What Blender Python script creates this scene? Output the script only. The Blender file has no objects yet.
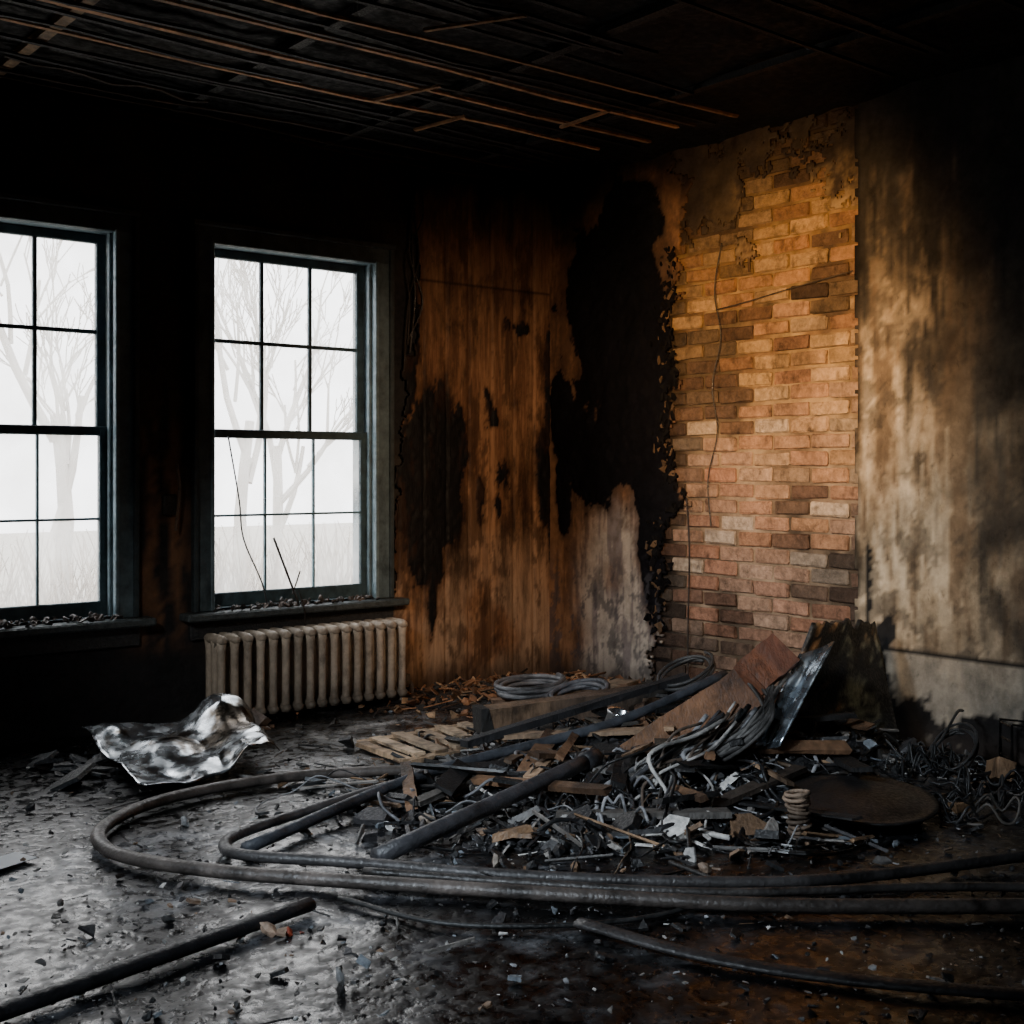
import bpy, math, random
from mathutils import Vector, Matrix, noise, Euler
rnd = random.Random(11)
U = rnd.uniform

# ------------------------------------------------------------------ plan frame
S39, C39 = math.sin(math.radians(39)), math.cos(math.radians(39))
CX, CY, CZ = -5.06, -5.86, 1.25
def G(lat, dep, z=0.0):
    """floor-plan survey coordinates (across, along the room diagonal) -> world"""
    return Vector((CX + S39*dep + C39*lat, CY + C39*dep - S39*lat, z))
def inv(x, y):
    rx, ry = x-CX, y-CY
    return (C39*rx - S39*ry, S39*rx + C39*ry)
def lerp(a, b, t): return a+(b-a)*t
def mix(a, b, t):
    t = max(0, min(1, t)); return tuple(a[i]+(b[i]-a[i])*t for i in range(3))
def sm(a, b, x):
    t = max(0, min(1, (x-a)/(b-a))); return t*t*(3-2*t)
def fb(x, y, z=0.0, s=1.0, o=4):
    return noise.fractal(Vector((x*s, y*s, z)), 0.9, 2.1, o)
def fr(x, y, z=0.0, s=1.0, o=6):
    return noise.fractal(Vector((x*s, y*s, z)), 0.45, 2.15, o)
def mul(c, k): return tuple(max(0, v*k) for v in c)

# ------------------------------------------------------------------ materials
def new_mat(name):
    m = bpy.data.materials.new(name); m.use_nodes = True
    nt = m.node_tree
    return m, nt, nt.nodes['Principled BSDF']
def attr_mat(name, scale=12, var=0.35, bump=0.4, bscale=40, rough=(0.55, 0.9), metal=0.0, stretch=(1, 1, 1), spec=0.4, bdist=0.01, stain=None):
    m, nt, bs = new_mat(name)
    N, L = nt.nodes, nt.links
    at = N.new('ShaderNodeAttribute'); at.attribute_name = 'Col'
    tc = N.new('ShaderNodeTexCoord'); mp = N.new('ShaderNodeMapping')
    mp.inputs['Scale'].default_value = stretch
    L.new(tc.outputs['Object'], mp.inputs['Vector'])
    n1 = N.new('ShaderNodeTexNoise'); n1.inputs['Scale'].default_value = scale; n1.inputs['Detail'].default_value = 7
    n1.inputs['Roughness'].default_value = 0.65
    L.new(mp.outputs[0], n1.inputs['Vector'])
    mr = N.new('ShaderNodeMapRange'); mr.inputs[1].default_value = 0.3; mr.inputs[2].default_value = 0.7
    mr.inputs[3].default_value = 1-var; mr.inputs[4].default_value = 1+var
    L.new(n1.outputs['Fac'], mr.inputs[0])
    vm = N.new('ShaderNodeVectorMath'); vm.operation = 'SCALE'
    L.new(at.outputs['Color'], vm.inputs[0]); L.new(mr.outputs[0], vm.inputs['Scale'])
    out = vm.outputs[0]
    if stain:
        for (sc, st, lo, hi, amt, off) in stain:
            mp2 = N.new('ShaderNodeMapping'); mp2.inputs['Scale'].default_value = st; mp2.inputs['Location'].default_value = (off, off*.7, off*1.3)
            L.new(tc.outputs['Object'], mp2.inputs['Vector'])
            n3 = N.new('ShaderNodeTexNoise'); n3.inputs['Scale'].default_value = sc; n3.inputs['Detail'].default_value = 9; n3.inputs['Roughness'].default_value = .68
            L.new(mp2.outputs[0], n3.inputs['Vector'])
            r3 = N.new('ShaderNodeMapRange'); r3.inputs[1].default_value = lo; r3.inputs[2].default_value = hi
            r3.inputs[3].default_value = 1; r3.inputs[4].default_value = 1-amt
            L.new(n3.outputs['Fac'], r3.inputs[0])
            v3 = N.new('ShaderNodeVectorMath'); v3.operation = 'SCALE'
            L.new(out, v3.inputs[0]); L.new(r3.outputs[0], v3.inputs['Scale']); out = v3.outputs[0]
    L.new(out, bs.inputs['Base Color'])
    r = N.new('ShaderNodeMapRange'); r.inputs[1].default_value = .35; r.inputs[2].default_value = .65
    r.inputs[3].default_value = rough[0]; r.inputs[4].default_value = rough[1]
    n2 = N.new('ShaderNodeTexNoise'); n2.inputs['Scale'].default_value = bscale; n2.inputs['Detail'].default_value = 8
    L.new(mp.outputs[0], n2.inputs['Vector'])
    L.new(n2.outputs['Fac'], r.inputs[0]); L.new(r.outputs[0], bs.inputs['Roughness'])
    b = N.new('ShaderNodeBump'); b.inputs['Strength'].default_value = bump; b.inputs['Distance'].default_value = bdist
    L.new(n2.outputs['Fac'], b.inputs['Height']); L.new(b.outputs[0], bs.inputs['Normal'])
    bs.inputs['Metallic'].default_value = metal
    bs.inputs['Specular IOR Level'].default_value = spec
    return m
M_wall = attr_mat('sooty_wall_paint', 6, .5, .5, 30)
M_wood = attr_mat('scorched_wood_boards', 7, .3, .3, 22, (0.5, 0.85), stretch=(6, 6, .5), spec=.25, stain=[(2.6, (1.5, 1.5, .45), .50, .66, .75, 3.1), (9, (2.5, 2.5, .35), .55, .75, .6, 7.7), (5, (1, 1, .8), .55, .7, .6, 1.7)])
M_plaster = attr_mat('smoke_stained_plaster', 9, .35, .5, 35, (.7, .95), spec=.12, stain=[(2.2, (1.2, 1.2, .6), .52, .72, .6, 5.3), (30, (1, 1, .6), .6, .75, .5, 1.1)])
M_brick = attr_mat('old_brick', 25, .4, .9, 70, (.7, .95), spec=.2, stain=[(1.8, (1, 1, .6), .50, .68, .75, 2.2), (12, (1, 1, .7), .54, .70, .7, 9.4)])
M_floor = attr_mat('wet_ash_floor', 16, .75, .45, 22, (.12, .5), spec=.5, bdist=.012, stain=[(1.1, (1, 1, 1), .46, .56, .94, 4.4), (4, (1, 1, 1), .49, .58, .85, 2.7), (50, (1, 1, 1), .5, .6, .6, 8)])
M_ceil = attr_mat('burnt_ceiling', 8, .6, .8, 25, spec=.15)
M_deb = attr_mat('charred_debris', 40, .5, .6, 90, (.3, .75), spec=.5)
M_rubber = attr_mat('scorched_rubber', 14, .5, .4, 80, (.3, .6), spec=.5, stain=[(5, (1, 1, 1), .48, .62, .7, 4)])
M_dwood = attr_mat('splintered_wood', 10, .45, .5, 40, (.5, .85), stretch=(3, 3, 1), stain=[(6, (1, 1, 1), .5, .65, .7, 4)])
M_metal = attr_mat('dirty_sheet_metal', 9, .5, .2, 16, (.12, .38), metal=.95, stain=[(5, (1, 1, 1), .50, .66, .6, 4)])
M_paint = attr_mat('sooty_trim_paint', 18, .4, .35, 40, (.35, .7), stain=[(7, (1, 1, .4), .5, .65, .5, 4)])
M_rad = attr_mat('radiator_enamel', 22, .3, .3, 60, (.4, .7), stain=[(9, (1, 1, .6), .5, .68, .6, 4)])
M_ext = attr_mat('pale_outdoor', 2, .1, .1, 5)
mg, nt, bs = new_mat('dusty_window_glass')
N, L = nt.nodes, nt.links
tr = N.new('ShaderNodeBsdfTransparent'); gl = N.new('ShaderNodeBsdfGlossy'); gl.inputs['Roughness'].default_value = .05
df = N.new('ShaderNodeBsdfTranslucent'); df.inputs['Color'].default_value = (.86, .84, .80, 1)
mx = N.new('ShaderNodeMixShader'); mx2 = N.new('ShaderNodeMixShader'); mx2.inputs[0].default_value = .04
nz = N.new('ShaderNodeTexNoise'); nz.inputs['Scale'].default_value = 4; nz.inputs['Detail'].default_value = 6
mr = N.new('ShaderNodeMapRange'); mr.inputs[1].default_value = .35; mr.inputs[2].default_value = .75; mr.inputs[3].default_value = .15; mr.inputs[4].default_value = .60
tcg = N.new('ShaderNodeTexCoord'); L.new(tcg.outputs['Object'], nz.inputs['Vector'])
L.new(nz.outputs['Fac'], mr.inputs[0]); L.new(mr.outputs[0], mx.inputs[0])
L.new(tr.outputs[0], mx.inputs[1]); L.new(df.outputs[0], mx.inputs[2])
L.new(mx.outputs[0], mx2.inputs[1]); L.new(gl.outputs[0], mx2.inputs[2])
L.new(mx2.outputs[0], N['Material Output'].inputs['Surface'])
M_glass = mg

# ------------------------------------------------------------------ mesh builder
def catmull(P, k=8):
    P = [Vector(p) for p in P]
    if len(P) < 3:
        return [P[0].lerp(P[-1], i/k) for i in range(k+1)]
    Q = [P[0]*2-P[1]]+P+[P[-1]*2-P[-2]]
    out = []
    for i in range(1, len(Q)-2):
        a, b, c, d = Q[i-1], Q[i], Q[i+1], Q[i+2]
        for j in range(k):
            t = j/k
            out.append(.5*((2*b)+(c-a)*t+(2*a-5*b+4*c-d)*t*t+(3*b-a-3*c+d)*t**3))
    out.append(P[-1]); return out
class MB:
    def __init__(s): s.v = []; s.f = []; s.c = []
    def add(s, vs, fs, col):
        o = len(s.v); s.v += [tuple(v) for v in vs]
        s.f += [tuple(i+o for i in f) for f in fs]
        if isinstance(col, list): s.c += col
        else: s.c += [col]*len(vs)
    def box(s, c, size, rot=None, col=(.1, .1, .1), jit=0.0, bev=0.0):
        rot = rot or Matrix.Identity(3); c = Vector(c)
        hx, hy, hz = size[0]/2, size[1]/2, size[2]/2
        if bev <= 0:
            vs = [Vector((x*hx, y*hy, z*hz)) for x in (-1, 1) for y in (-1, 1) for z in (-1, 1)]
            fs = [(0, 1, 3, 2), (4, 6, 7, 5), (0, 4, 5, 1), (2, 3, 7, 6), (0, 2, 6, 4), (1, 5, 7, 3)]
        else:
            b = min(bev, hx*.9, hy*.9, hz*.9)
            idx = {}; vs = []
            for x in (-1, 1):
                for y in (-1, 1):
                    for z in (-1, 1):
                        for a in range(3):
                            p = [x*hx, y*hy, z*hz]
                            for q in range(3):
                                if q != a: p[q] -= (x, y, z)[q]*b
                            idx[(x, y, z, a)] = len(vs); vs.append(Vector(p))
            fs = []
            for a in range(3):
                o = [q for q in range(3) if q != a]
                for sg in (-1, 1):
                    r = []
                    for (p, q) in ((-1, -1), (1, -1), (1, 1), (-1, 1)):
                        k = [0, 0, 0]; k[a] = sg; k[o[0]] = p; k[o[1]] = q
                        r.append(idx[(k[0], k[1], k[2], a)])
                    fs.append(tuple(r))
                o0, o1 = o
                for p in (-1, 1):
                    for q in (-1, 1):
                        k1 = [0, 0, 0]; k2 = [0, 0, 0]
                        k1[a] = -1; k2[a] = 1; k1[o0] = k2[o0] = p; k1[o1] = k2[o1] = q
                        fs.append((idx[(*k1, o0)], idx[(*k2, o0)], idx[(*k2, o1)], idx[(*k1, o1)]))
            for x in (-1, 1):
                for y in (-1, 1):
                    for z in (-1, 1):
                        fs.append(tuple(idx[(x, y, z, a)] for a in range(3)))
        out = []
        for v in vs:
            if jit: v = v+Vector((U(-jit, jit), U(-jit, jit), U(-jit, jit)))
            out.append(rot@v+c)
        s.add(out, fs, col)
    def bar(s, a, b, w, h, col, up=Vector((0, 0, 1)), seg=1, jit=0.0, twist=0.0):
        a, b = Vector(a), Vector(b); d = (b-a).normalized()
        sd = d.cross(up)
        if sd.length < 1e-3: sd = Vector((1, 0, 0))
        sd.normalize(); u2 = sd.cross(d).normalized()
        if twist:
            q = Matrix.Rotation(twist, 3, d); sd = q@sd; u2 = q@u2
        vs = []; fs = []
        for i in range(seg+1):
            p = a.lerp(b, i/seg)
            for (x, y) in ((-1, -1), (1, -1), (1, 1), (-1, 1)):
                e = Vector((0, 0, 0))
                if i in (0, seg): e = d*U(-jit, jit)*3
                vs.append(p+sd*(x*w/2+U(-jit, jit))+u2*(y*h/2+U(-jit, jit)*.5)+e)
        for i in range(seg):
            for j in range(4):
                k = (j+1) % 4
                fs.append((i*4+j, i*4+k, i*4+4+k, i*4+4+j))
        fs.append((3, 2, 1, 0)); o = seg*4; fs.append((o, o+1, o+2, o+3))
        if isinstance(col, list): col = [col[min(len(col)-1, int(i//4*len(col)/(seg+1)))] for i in range(len(vs))]
        s.add(vs, fs, col)
    def tube(s, P, r, col, n=8, k=6, smoothpath=True, flat=1.0, cap=True):
        P = catmull(P, k) if smoothpath else [Vector(p) for p in P]
        m = len(P); vs = []; fs = []
        nrm = None
        for i, p in enumerate(P):
            t = (P[min(i+1, m-1)]-P[max(i-1, 0)])
            if t.length < 1e-9: t = Vector((0, 0, 1))
            t.normalize()
            if nrm is None:
                nrm = t.cross(Vector((0, 0, 1)))
                if nrm.length < .05: nrm = t.cross(Vector((1, 0, 0)))
            nrm = (nrm-t*nrm.dot(t))
            if nrm.length < 1e-6: nrm = t.orthogonal()
            nrm.normalize(); bn = t.cross(nrm)
            rr = r(i/(m-1)) if callable(r) else r
            for j in range(n):
                a = 2*math.pi*j/n
                vs.append(p+nrm*math.cos(a)*rr+bn*math.sin(a)*rr*flat)
        for i in range(m-1):
            for j in range(n):
                k2 = (j+1) % n
                fs.append((i*n+j, i*n+k2, i*n+n+k2, i*n+n+j))
        if cap:
            fs.append(tuple(range(n-1, -1, -1))); fs.append(tuple((m-1)*n+j for j in range(n)))
        if callable(col): col = [col(i//n/(m-1)) for i in range(len(vs))]
        s.add(vs, fs, col)
    def shard(s, p, size, col, rot=None, thick=.12):
        n = rnd.randint(3, 6); rot = rot or Euler((U(-.5, .5), U(-.5, .5), U(0, 6.3))).to_matrix()
        pts = []
        for i in range(n):
            a = 2*math.pi*(i+U(-.3, .3))/n; r = size*U(.5, 1)
            pts.append((r*math.cos(a), r*math.sin(a)*U(.5, 1)))
        h = size*thick*U(.5, 1.3)
        vs = [rot@Vector((x, y, -h))+p for x, y in pts]+[rot@Vector((x*.92, y*.92, h))+p for x, y in pts]
        fs = [tuple(range(n-1, -1, -1)), tuple(range(n, 2*n))]+[(i, (i+1) % n, n+(i+1) % n, n+i) for i in range(n)]
        s.add(vs, fs, col)
    def chunk(s, p, size, col):
        t = (1+5**.5)/2
        V = [(-1, t, 0), (1, t, 0), (-1, -t, 0), (1, -t, 0), (0, -1, t), (0, 1, t), (0, -1, -t), (0, 1, -t), (t, 0, -1), (t, 0, 1), (-t, 0, -1), (-t, 0, 1)]
        Fc = [(0, 11, 5), (0, 5, 1), (0, 1, 7), (0, 7, 10), (0, 10, 11), (1, 5, 9), (5, 11, 4), (11, 10, 2), (10, 7, 6), (7, 1, 8), (3, 9, 4), (3, 4, 2), (3, 2, 6), (3, 6, 8), (3, 8, 9), (4, 9, 5), (2, 4, 11), (6, 2, 10), (8, 6, 7), (9, 8, 1)]
        rot = Euler((U(0, 6), U(0, 6), U(0, 6))).to_matrix(); sc = Vector((U(.6, 1.2), U(.5, 1), U(.35, .8)))
        vs = []
        for v in V:
            q = Vector(v)*size*.52*U(.7, 1.15); q = Vector((q.x*sc.x, q.y*sc.y, q.z*sc.z)); vs.append(rot@q+p)
        s.add(vs, Fc, col)
    def build(s, name, mat, parent=None, smooth=False, origin=None):
        me = bpy.data.meshes.new(name); me.from_pydata(s.v, [], s.f); me.update()
        a = me.color_attributes.new('Col', 'FLOAT_COLOR', 'POINT')
        flat = []
        for c in s.c: flat += [c[0], c[1], c[2], 1.0]
        a.data.foreach_set('color', flat)
        if smooth: me.polygons.foreach_set('use_smooth', [True]*len(me.polygons))
        ob = bpy.data.objects.new(name, me); bpy.context.scene.collection.objects.link(ob)
        me.materials.append(mat)
        if parent: ob.parent = parent
        return ob
def empty(name, loc=(0, 0, 0)):
    e = bpy.data.objects.new(name, None); e.location = (0, 0, 0); bpy.context.scene.collection.objects.link(e); return e
def lines(brk, step):
    out = []
    for a, b in zip(brk[:-1], brk[1:]):
        n = max(1, round((b-a)/step)); out += [a+(b-a)*i/n for i in range(n)]
    return out+[brk[-1]]
def sheet(name, us, zs, pos, col, keep, mat, smooth=True, thick=0, parent=None):
    mb = MB(); W = len(us); vs = []; cs = []
    for z in zs:
        for u in us: vs.append(pos(u, z)); cs.append(col(u, z))
    fs = []; used = set()
    for j in range(len(zs)-1):
        for i in range(W-1):
            uc, zc = (us[i]+us[i+1])/2, (zs[j]+zs[j+1])/2
            if keep(uc, zc):
                f = (j*W+i, j*W+i+1, (j+1)*W+i+1, (j+1)*W+i); fs.append(f); used.update(f)
    mp = {}; v2 = []; c2 = []
    for k in sorted(used): mp[k] = len(v2); v2.append(vs[k]); c2.append(cs[k])
    mb.add(v2, [tuple(mp[i] for i in f) for f in fs], c2)
    ob = mb.build(name, mat, parent, smooth)
    if thick:
        m = ob.modifiers.new('thickness', 'SOLIDIFY'); m.thickness = thick; m.offset = 0
    return ob
def blobs(x, y, B, nz):
    v = -9
    for (bx, by, rx, ry) in B:
        v = max(v, 1-math.hypot((x-bx)/rx, (y-by)/ry))
    return v+nz

H = 3.0
SOOT = (.007, .007, .008)
# ------------------------------------------------------------------ window wall (y = 0)
WIN = [(-1.785, .485), (-3.255, .485), (-5.6, .485)]
WZ0, WZ1 = .55, 2.39
brk = [-7.45]
for c, h in sorted(WIN): brk += [c-h, c+h]
brk += [0.05]
def c_back(x, z):
    n = fb(x, z, 1.3, 1.8); n2 = fr(x*3, z*.6, 4.1, 2.5)
    c = mix((.012, .012, .014), (.03, .025, .022), sm(-.1, .6, n))
    br = math.exp(-((x+2.53)/.15)**2)*sm(.3, .5, z)*sm(1.9, 1.0, z)
    c = mix(c, (.20, .10, .05), br*sm(-.25, .3, n2))
    return c
sheet('wall_back', lines(brk, .03), lines([-.05, WZ0, WZ1, H+.1], .03), lambda u, z: (u, 0, z), c_back,
      lambda u, z: not any(abs(u-c) < h and WZ0 < z < WZ1 for c, h in WIN), M_wall)
BL = [(-1.00, 1.2, .25, .60), (-.84, 1.30, .17, .45), (-.97, .85, .14, .28), (-1.1, 1.9, .10, .6), (-.76, 1.02, .08, .22),
      (-.93, .50, .03, .2), (-.08, 1.15, .07, .32), (-.03, 1.75, .05, .45), (-.03, .9, .04, .3), (-.95, 3.0, .4, .10)]
DR = [(-.50, 1.60, .05, .10), (-.30, 2.10, .12, .04), (-.58, 1.08, .035, .12), (-.40, 1.20, .04, .10), (-.44, 1.02, .03, .06)]
def m_panel(x, z):
    n = fr(x*2.2, z*1.2, 5.5, 2.2)*.38+fb(x*9, z*.8, 3, 2)*.14
    return max(blobs(x, z, BL, n), blobs(x, z, DR, fr(x*2.0, z, 77, 7.0)*.9+n*.4-.15))
def c_panel(x, z):
    b = int(x/.165); rb = random.Random(b*7+(1 if z > 2.32 and b < -2 else 0)); k = rb.uniform(.8, 1.15)
    st = fr(x*9, z*.7, 2.2, 1.2)
    c = mul(mix((.38, .20, .105), (.21, .10, .052), sm(-.4, .5, st)), k)
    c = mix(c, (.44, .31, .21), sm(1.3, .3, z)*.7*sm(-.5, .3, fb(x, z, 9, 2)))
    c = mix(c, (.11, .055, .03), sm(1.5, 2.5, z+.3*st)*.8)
    m = m_panel(x, z)
    c = mix(c, (.10, .045, .022), sm(-.42, -.02, m)*.75)
    c = mix(c, SOOT, sm(-.02, .06, m))
    c = mix(c, (.04, .02, .012), sm(.0, .4, fr(x*2.5, z*.8, 61, 2.2))*.65)
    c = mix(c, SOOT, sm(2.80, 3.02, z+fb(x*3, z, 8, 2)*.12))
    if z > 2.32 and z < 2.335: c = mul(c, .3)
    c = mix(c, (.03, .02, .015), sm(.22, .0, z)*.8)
    return c
def panel_pos(x, z):
    g = abs(((x/.165) % 1)-.5)*2
    d = -.022-.003*random.Random(int(x/.165)).random()
    if g > .93: d += .009
    d -= .006*sm(0, .2, m_panel(x, z))*(1+fr(x, z, 3, 25))
    return (x, d, z)
def panel_keep(x, z):
    e = -1.03 if z > 1.9 else (-1.19 if z < 1.0 else lerp(-1.19, -1.08, (z-1)/.9))
    e = max(e+fr(0, z, 6.6, 4)*.05, -1.19 if z > .4 else -1.24)
    return x > e
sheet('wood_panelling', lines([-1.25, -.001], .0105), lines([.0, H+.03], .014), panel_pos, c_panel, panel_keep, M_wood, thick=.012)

# ------------------------------------------------------------------ right wall (x = 0)
def brick_soot(t, z):
    n = fb(t, z, 7.7, 1.4)
    return max(sm(1.95, 2.3, t+fb(t, z, 2, 3)*.2)*sm(1.1, .6, z)*.92, sm(.55, .1, z)*.6, sm(1.28, 1.02, t+.18*n)*.88,
               sm(2.35, 2.95, z+n*.4)*.93, sm(.05, .42, fr(t*1.5, z, 12, 1.4))*.72, sm(2.12, 2.3, t)*.4)
def c_right(t, z):
    n = fr(t, z, 3.3, 3)
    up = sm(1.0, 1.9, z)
    c = mix(mix((.36, .27, .19), (.22, .16, .11), sm(-.3, .4, n)), mix((.36, .24, .11), (.22, .13, .06), sm(-.3, .4, n)), up)  # mortar turns ochre higher up, part of the warm glow in its colour
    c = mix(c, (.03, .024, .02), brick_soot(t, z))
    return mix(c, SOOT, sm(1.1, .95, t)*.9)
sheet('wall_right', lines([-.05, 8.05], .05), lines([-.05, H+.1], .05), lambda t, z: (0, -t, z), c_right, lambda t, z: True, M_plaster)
mb = MB(); CH = .083; row = 0; z = .02
while z < 2.99:
    t = .80-(.125 if row % 2 else 0)
    while t < 2.33:
        Lb = .235
        tc_, zc = t+Lb/2, z+CH/2
        n = fb(tc_, zc, 7.7, 1.4); r = rnd.random()
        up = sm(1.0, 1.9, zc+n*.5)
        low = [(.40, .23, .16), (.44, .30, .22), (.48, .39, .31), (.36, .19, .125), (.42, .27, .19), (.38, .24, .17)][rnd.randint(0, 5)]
        hi = [(.44, .28, .13), (.38, .21, .10), (.46, .30, .15), (.34, .18, .085)][rnd.randint(0, 3)]  # upper bricks ochre: part of the warm glow is put into the colour
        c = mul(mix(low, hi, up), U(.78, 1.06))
        if r < .05: c = mul(c, .4)
        c = mix(c, (.03, .024, .02), brick_soot(tc_, zc))
        dpt = .012+U(0, .014)
        if rnd.random() < .07: dpt = .004
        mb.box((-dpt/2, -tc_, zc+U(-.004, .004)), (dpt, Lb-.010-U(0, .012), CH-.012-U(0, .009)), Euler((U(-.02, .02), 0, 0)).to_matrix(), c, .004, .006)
        t += Lb
    z += CH; row += 1
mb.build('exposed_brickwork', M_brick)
BR = [(.60, 2.2, .42, .62), (.76, 1.55, .36, .58), (.97, 1.0, .15, .5), (.92, 1.9, .24, .6), (.15, 1.55, .10, .30), (.16, 1.15, .08, .26), (.93, .75, .10, .34), (.5, 1.32, .26, .32), (.72, 2.65, .3, .22), (.28, 1.35, .08, .3)]
def m_left(t, z): return blobs(t, z, BR, fr(t*1.3, z*.9, 15.5, 3.0)*.34)
def c_left(t, z):
    n = fb(t, z, 1.1, 2.6); st = fr(t*6, z*.7, 7.1, 1.5)
    c = mix((.26, .14, .075), (.13, .07, .04), sm(-.3, .4, st))
    pale = mix((.44, .39, .33), (.22, .19, .18), sm(-.25, .25, st))
    c = mix(c, pale, sm(1.05, .70, z-.0+n*.35)*sm(.18, .50, t+n*.14))
    m = m_left(t, z)
    c = mix(c, (.08, .05, .035), sm(-.36, .0, m)*.8)
    c = mix(c, (.004, .004, .006), sm(-.02, .04, m))
    c = mix(c, SOOT, sm(2.6, 2.95, z+n*.2)*.92)
    c = mix(c, (.06, .06, .07), sm(.10, .3, fr(t*1.5, z, 19, 5))*sm(.9, .5, z)*.65)
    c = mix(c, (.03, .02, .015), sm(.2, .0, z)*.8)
    return c
def left_pos(t, z):
    m = m_left(t, z); d = .033+.016*sm(0, .3, m)*(.8+fb(t, z, 5, 5)+.45*fr(t, z, 8, 18, 4))
    return (-max(d, .025), -t, z)
def left_keep(t, z):
    e = 1.10 if z > 1.4 else lerp(.95, 1.10, sm(.5, 1.4, z))
    return t < e+fr(0, z, 21.6, 2.5)*.10+fr(t, z, 3, 9)*.05
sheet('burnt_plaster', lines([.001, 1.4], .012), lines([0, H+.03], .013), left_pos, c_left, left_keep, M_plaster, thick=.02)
mb = MB()
for k in range(240):
    z = U(.35, 2.5); e = 1.10 if z > 1.4 else lerp(.95, 1.10, sm(.5, 1.4, z)); t = e+fr(0, z, 21.6, 2.5)*.10+rnd.gauss(-.03, .035)
    c = (.006, .006, .007) if rnd.random() < .75 else (.12, .08, .05)
    mb.shard(Vector((-.045-U(0, .02), -t, z)), U(.012, .045), c, Euler((U(-3, 3), 1.57+U(-.7, .7), U(-.6, .6))).to_matrix(), .15)
mb.build('peeling_plaster_flakes', M_plaster)
def c_top(t, z):
    n = fr(t, z, 31, 2.5); c = mix((.32, .22, .11), (.09, .055, .033), sm(-.35, .25, n))
    return mix(c, (.03, .024, .02), max(brick_soot(t, z), sm(2.4, 2.8, z+n*.2)*.9))
def top_keep(t, z):
    return fr(t, z*.8, 17, 3.0)*.30+sm(2.35, 2.75, z)*.34+sm(1.6, 1.1, t)*.2-.34 > 0 and z > 2.25
sheet('plaster_remnant', lines([1.05, 2.29], .012), lines([2.05, H+.03], .012), lambda t, z: (-.026-.005*fb(t, z, 4, 10), -t, z), c_top, top_keep, M_plaster, thick=.008)
def c_slab(t, z):
    n = fb(t, z, 41, 1.7); st = fr(t*5, z*.5, 47, 1.6); f = fr(t, z, 44, 5)
    c = mix((.44, .35, .245), (.26, .20, .135), sm(-.35, .4, n+.3*f))
    c = mix(c, (.54, .46, .35), sm(-.05, .4, st)*sm(.3, 1.0, z)*sm(2.2, 1.5, z)*.7)
    c = mix(c, (.12, .08, .05), sm(.0, .38, -st)*.75)
    c = mix(c, (.02, .019, .018), sm(1.85, 2.45, z+st*.5+n*.35)*.95)
    c = mix(c, (.022, .020, .019), sm(2.58, 3.05, t+.35*n+(z-1.4)*.30+.25*st)*.9)
    c = mix(c, (.04, .035, .03), sm(.1, .4, fr(t, z, 91, 2.2))*.6)
    if z < .425: c = mix(c, (.40, .36, .30), .45)
    if abs(z-.425-.006*math.sin(t*9)) < .008: c = (.02, .018, .016)
    b = blobs(t, z, [(2.46, .5, .05, .07), (2.40, .15, .12, .30), (3.1, .05, .5, .14), (2.6, .10, .12, .14), (2.36, .7, .02, .2)], f*.45)
    c = mix(c, (.015, .014, .014), sm(-.05, .08, b))
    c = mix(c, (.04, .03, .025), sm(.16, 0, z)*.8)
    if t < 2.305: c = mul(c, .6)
    return c
def slab_pos(t, z):
    d = .062+.004*fb(t, z, 3, 3)
    if z < .425: d -= .006
    return (-d, -t, z)
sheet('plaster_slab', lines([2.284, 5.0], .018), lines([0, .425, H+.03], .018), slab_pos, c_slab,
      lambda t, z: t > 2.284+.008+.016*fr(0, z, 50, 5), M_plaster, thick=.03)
sheet('wall_left', lines([-.05, 8.05], .2), lines([-.05, H+.1], .2), lambda t, z: (-7.4, -t, z), lambda t, z: SOOT, lambda t, z: True, M_wall)
sheet('wall_front', lines([-7.45, .05], .2), lines([-.05, H+.1], .2), lambda x, z: (x, -8, z), lambda t, z: SOOT, lambda t, z: True, M_wall)

# ------------------------------------------------------------------ floor
def c_floor(x, y):
    lat, dep = inv(x, y)
    n = fb(x, y, 60, 1.3); f = fr(x, y, 66, 4)
    k = sm(-.05, .6, n*.6+f*.6)
    c = mix((.008, .008, .010), (.17, .175, .19), k)
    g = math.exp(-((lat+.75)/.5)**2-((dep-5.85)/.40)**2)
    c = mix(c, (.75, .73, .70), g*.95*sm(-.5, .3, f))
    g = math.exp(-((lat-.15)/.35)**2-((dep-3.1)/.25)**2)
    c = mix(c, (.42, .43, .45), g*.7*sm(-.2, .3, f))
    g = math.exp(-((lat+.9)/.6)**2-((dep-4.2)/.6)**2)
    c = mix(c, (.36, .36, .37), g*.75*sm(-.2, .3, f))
    g = math.exp(-((lat-1.2)/.8)**2-((dep-3.6)/1.1)**2)
    c = mix(c, (.008, .008, .009), g*.95)
    g = math.exp(-((lat+1.7)/.5)**2-((dep-6.0)/.5)**2)
    c = mix(c, (.01, .01, .011), g*.85)
    g = math.exp(-((lat+.3)/.25)**2-((dep-2.95)/.3)**2)
    c = mix(c, (.009, .009, .010), g*.85)
    g = math.exp(-((lat+1.3)/.4)**2-((dep-3.1)/.45)**2)
    c = mix(c, (.010, .010, .011), g*.8)
    return c
sheet('floor', lines([-7.45, -4.5, .05], .045), lines([-8.05, .05], .045), lambda x, y: (x, y, .006*fb(x, y, 3, 4)-.004), c_floor, lambda a, b: True, M_floor)
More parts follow.
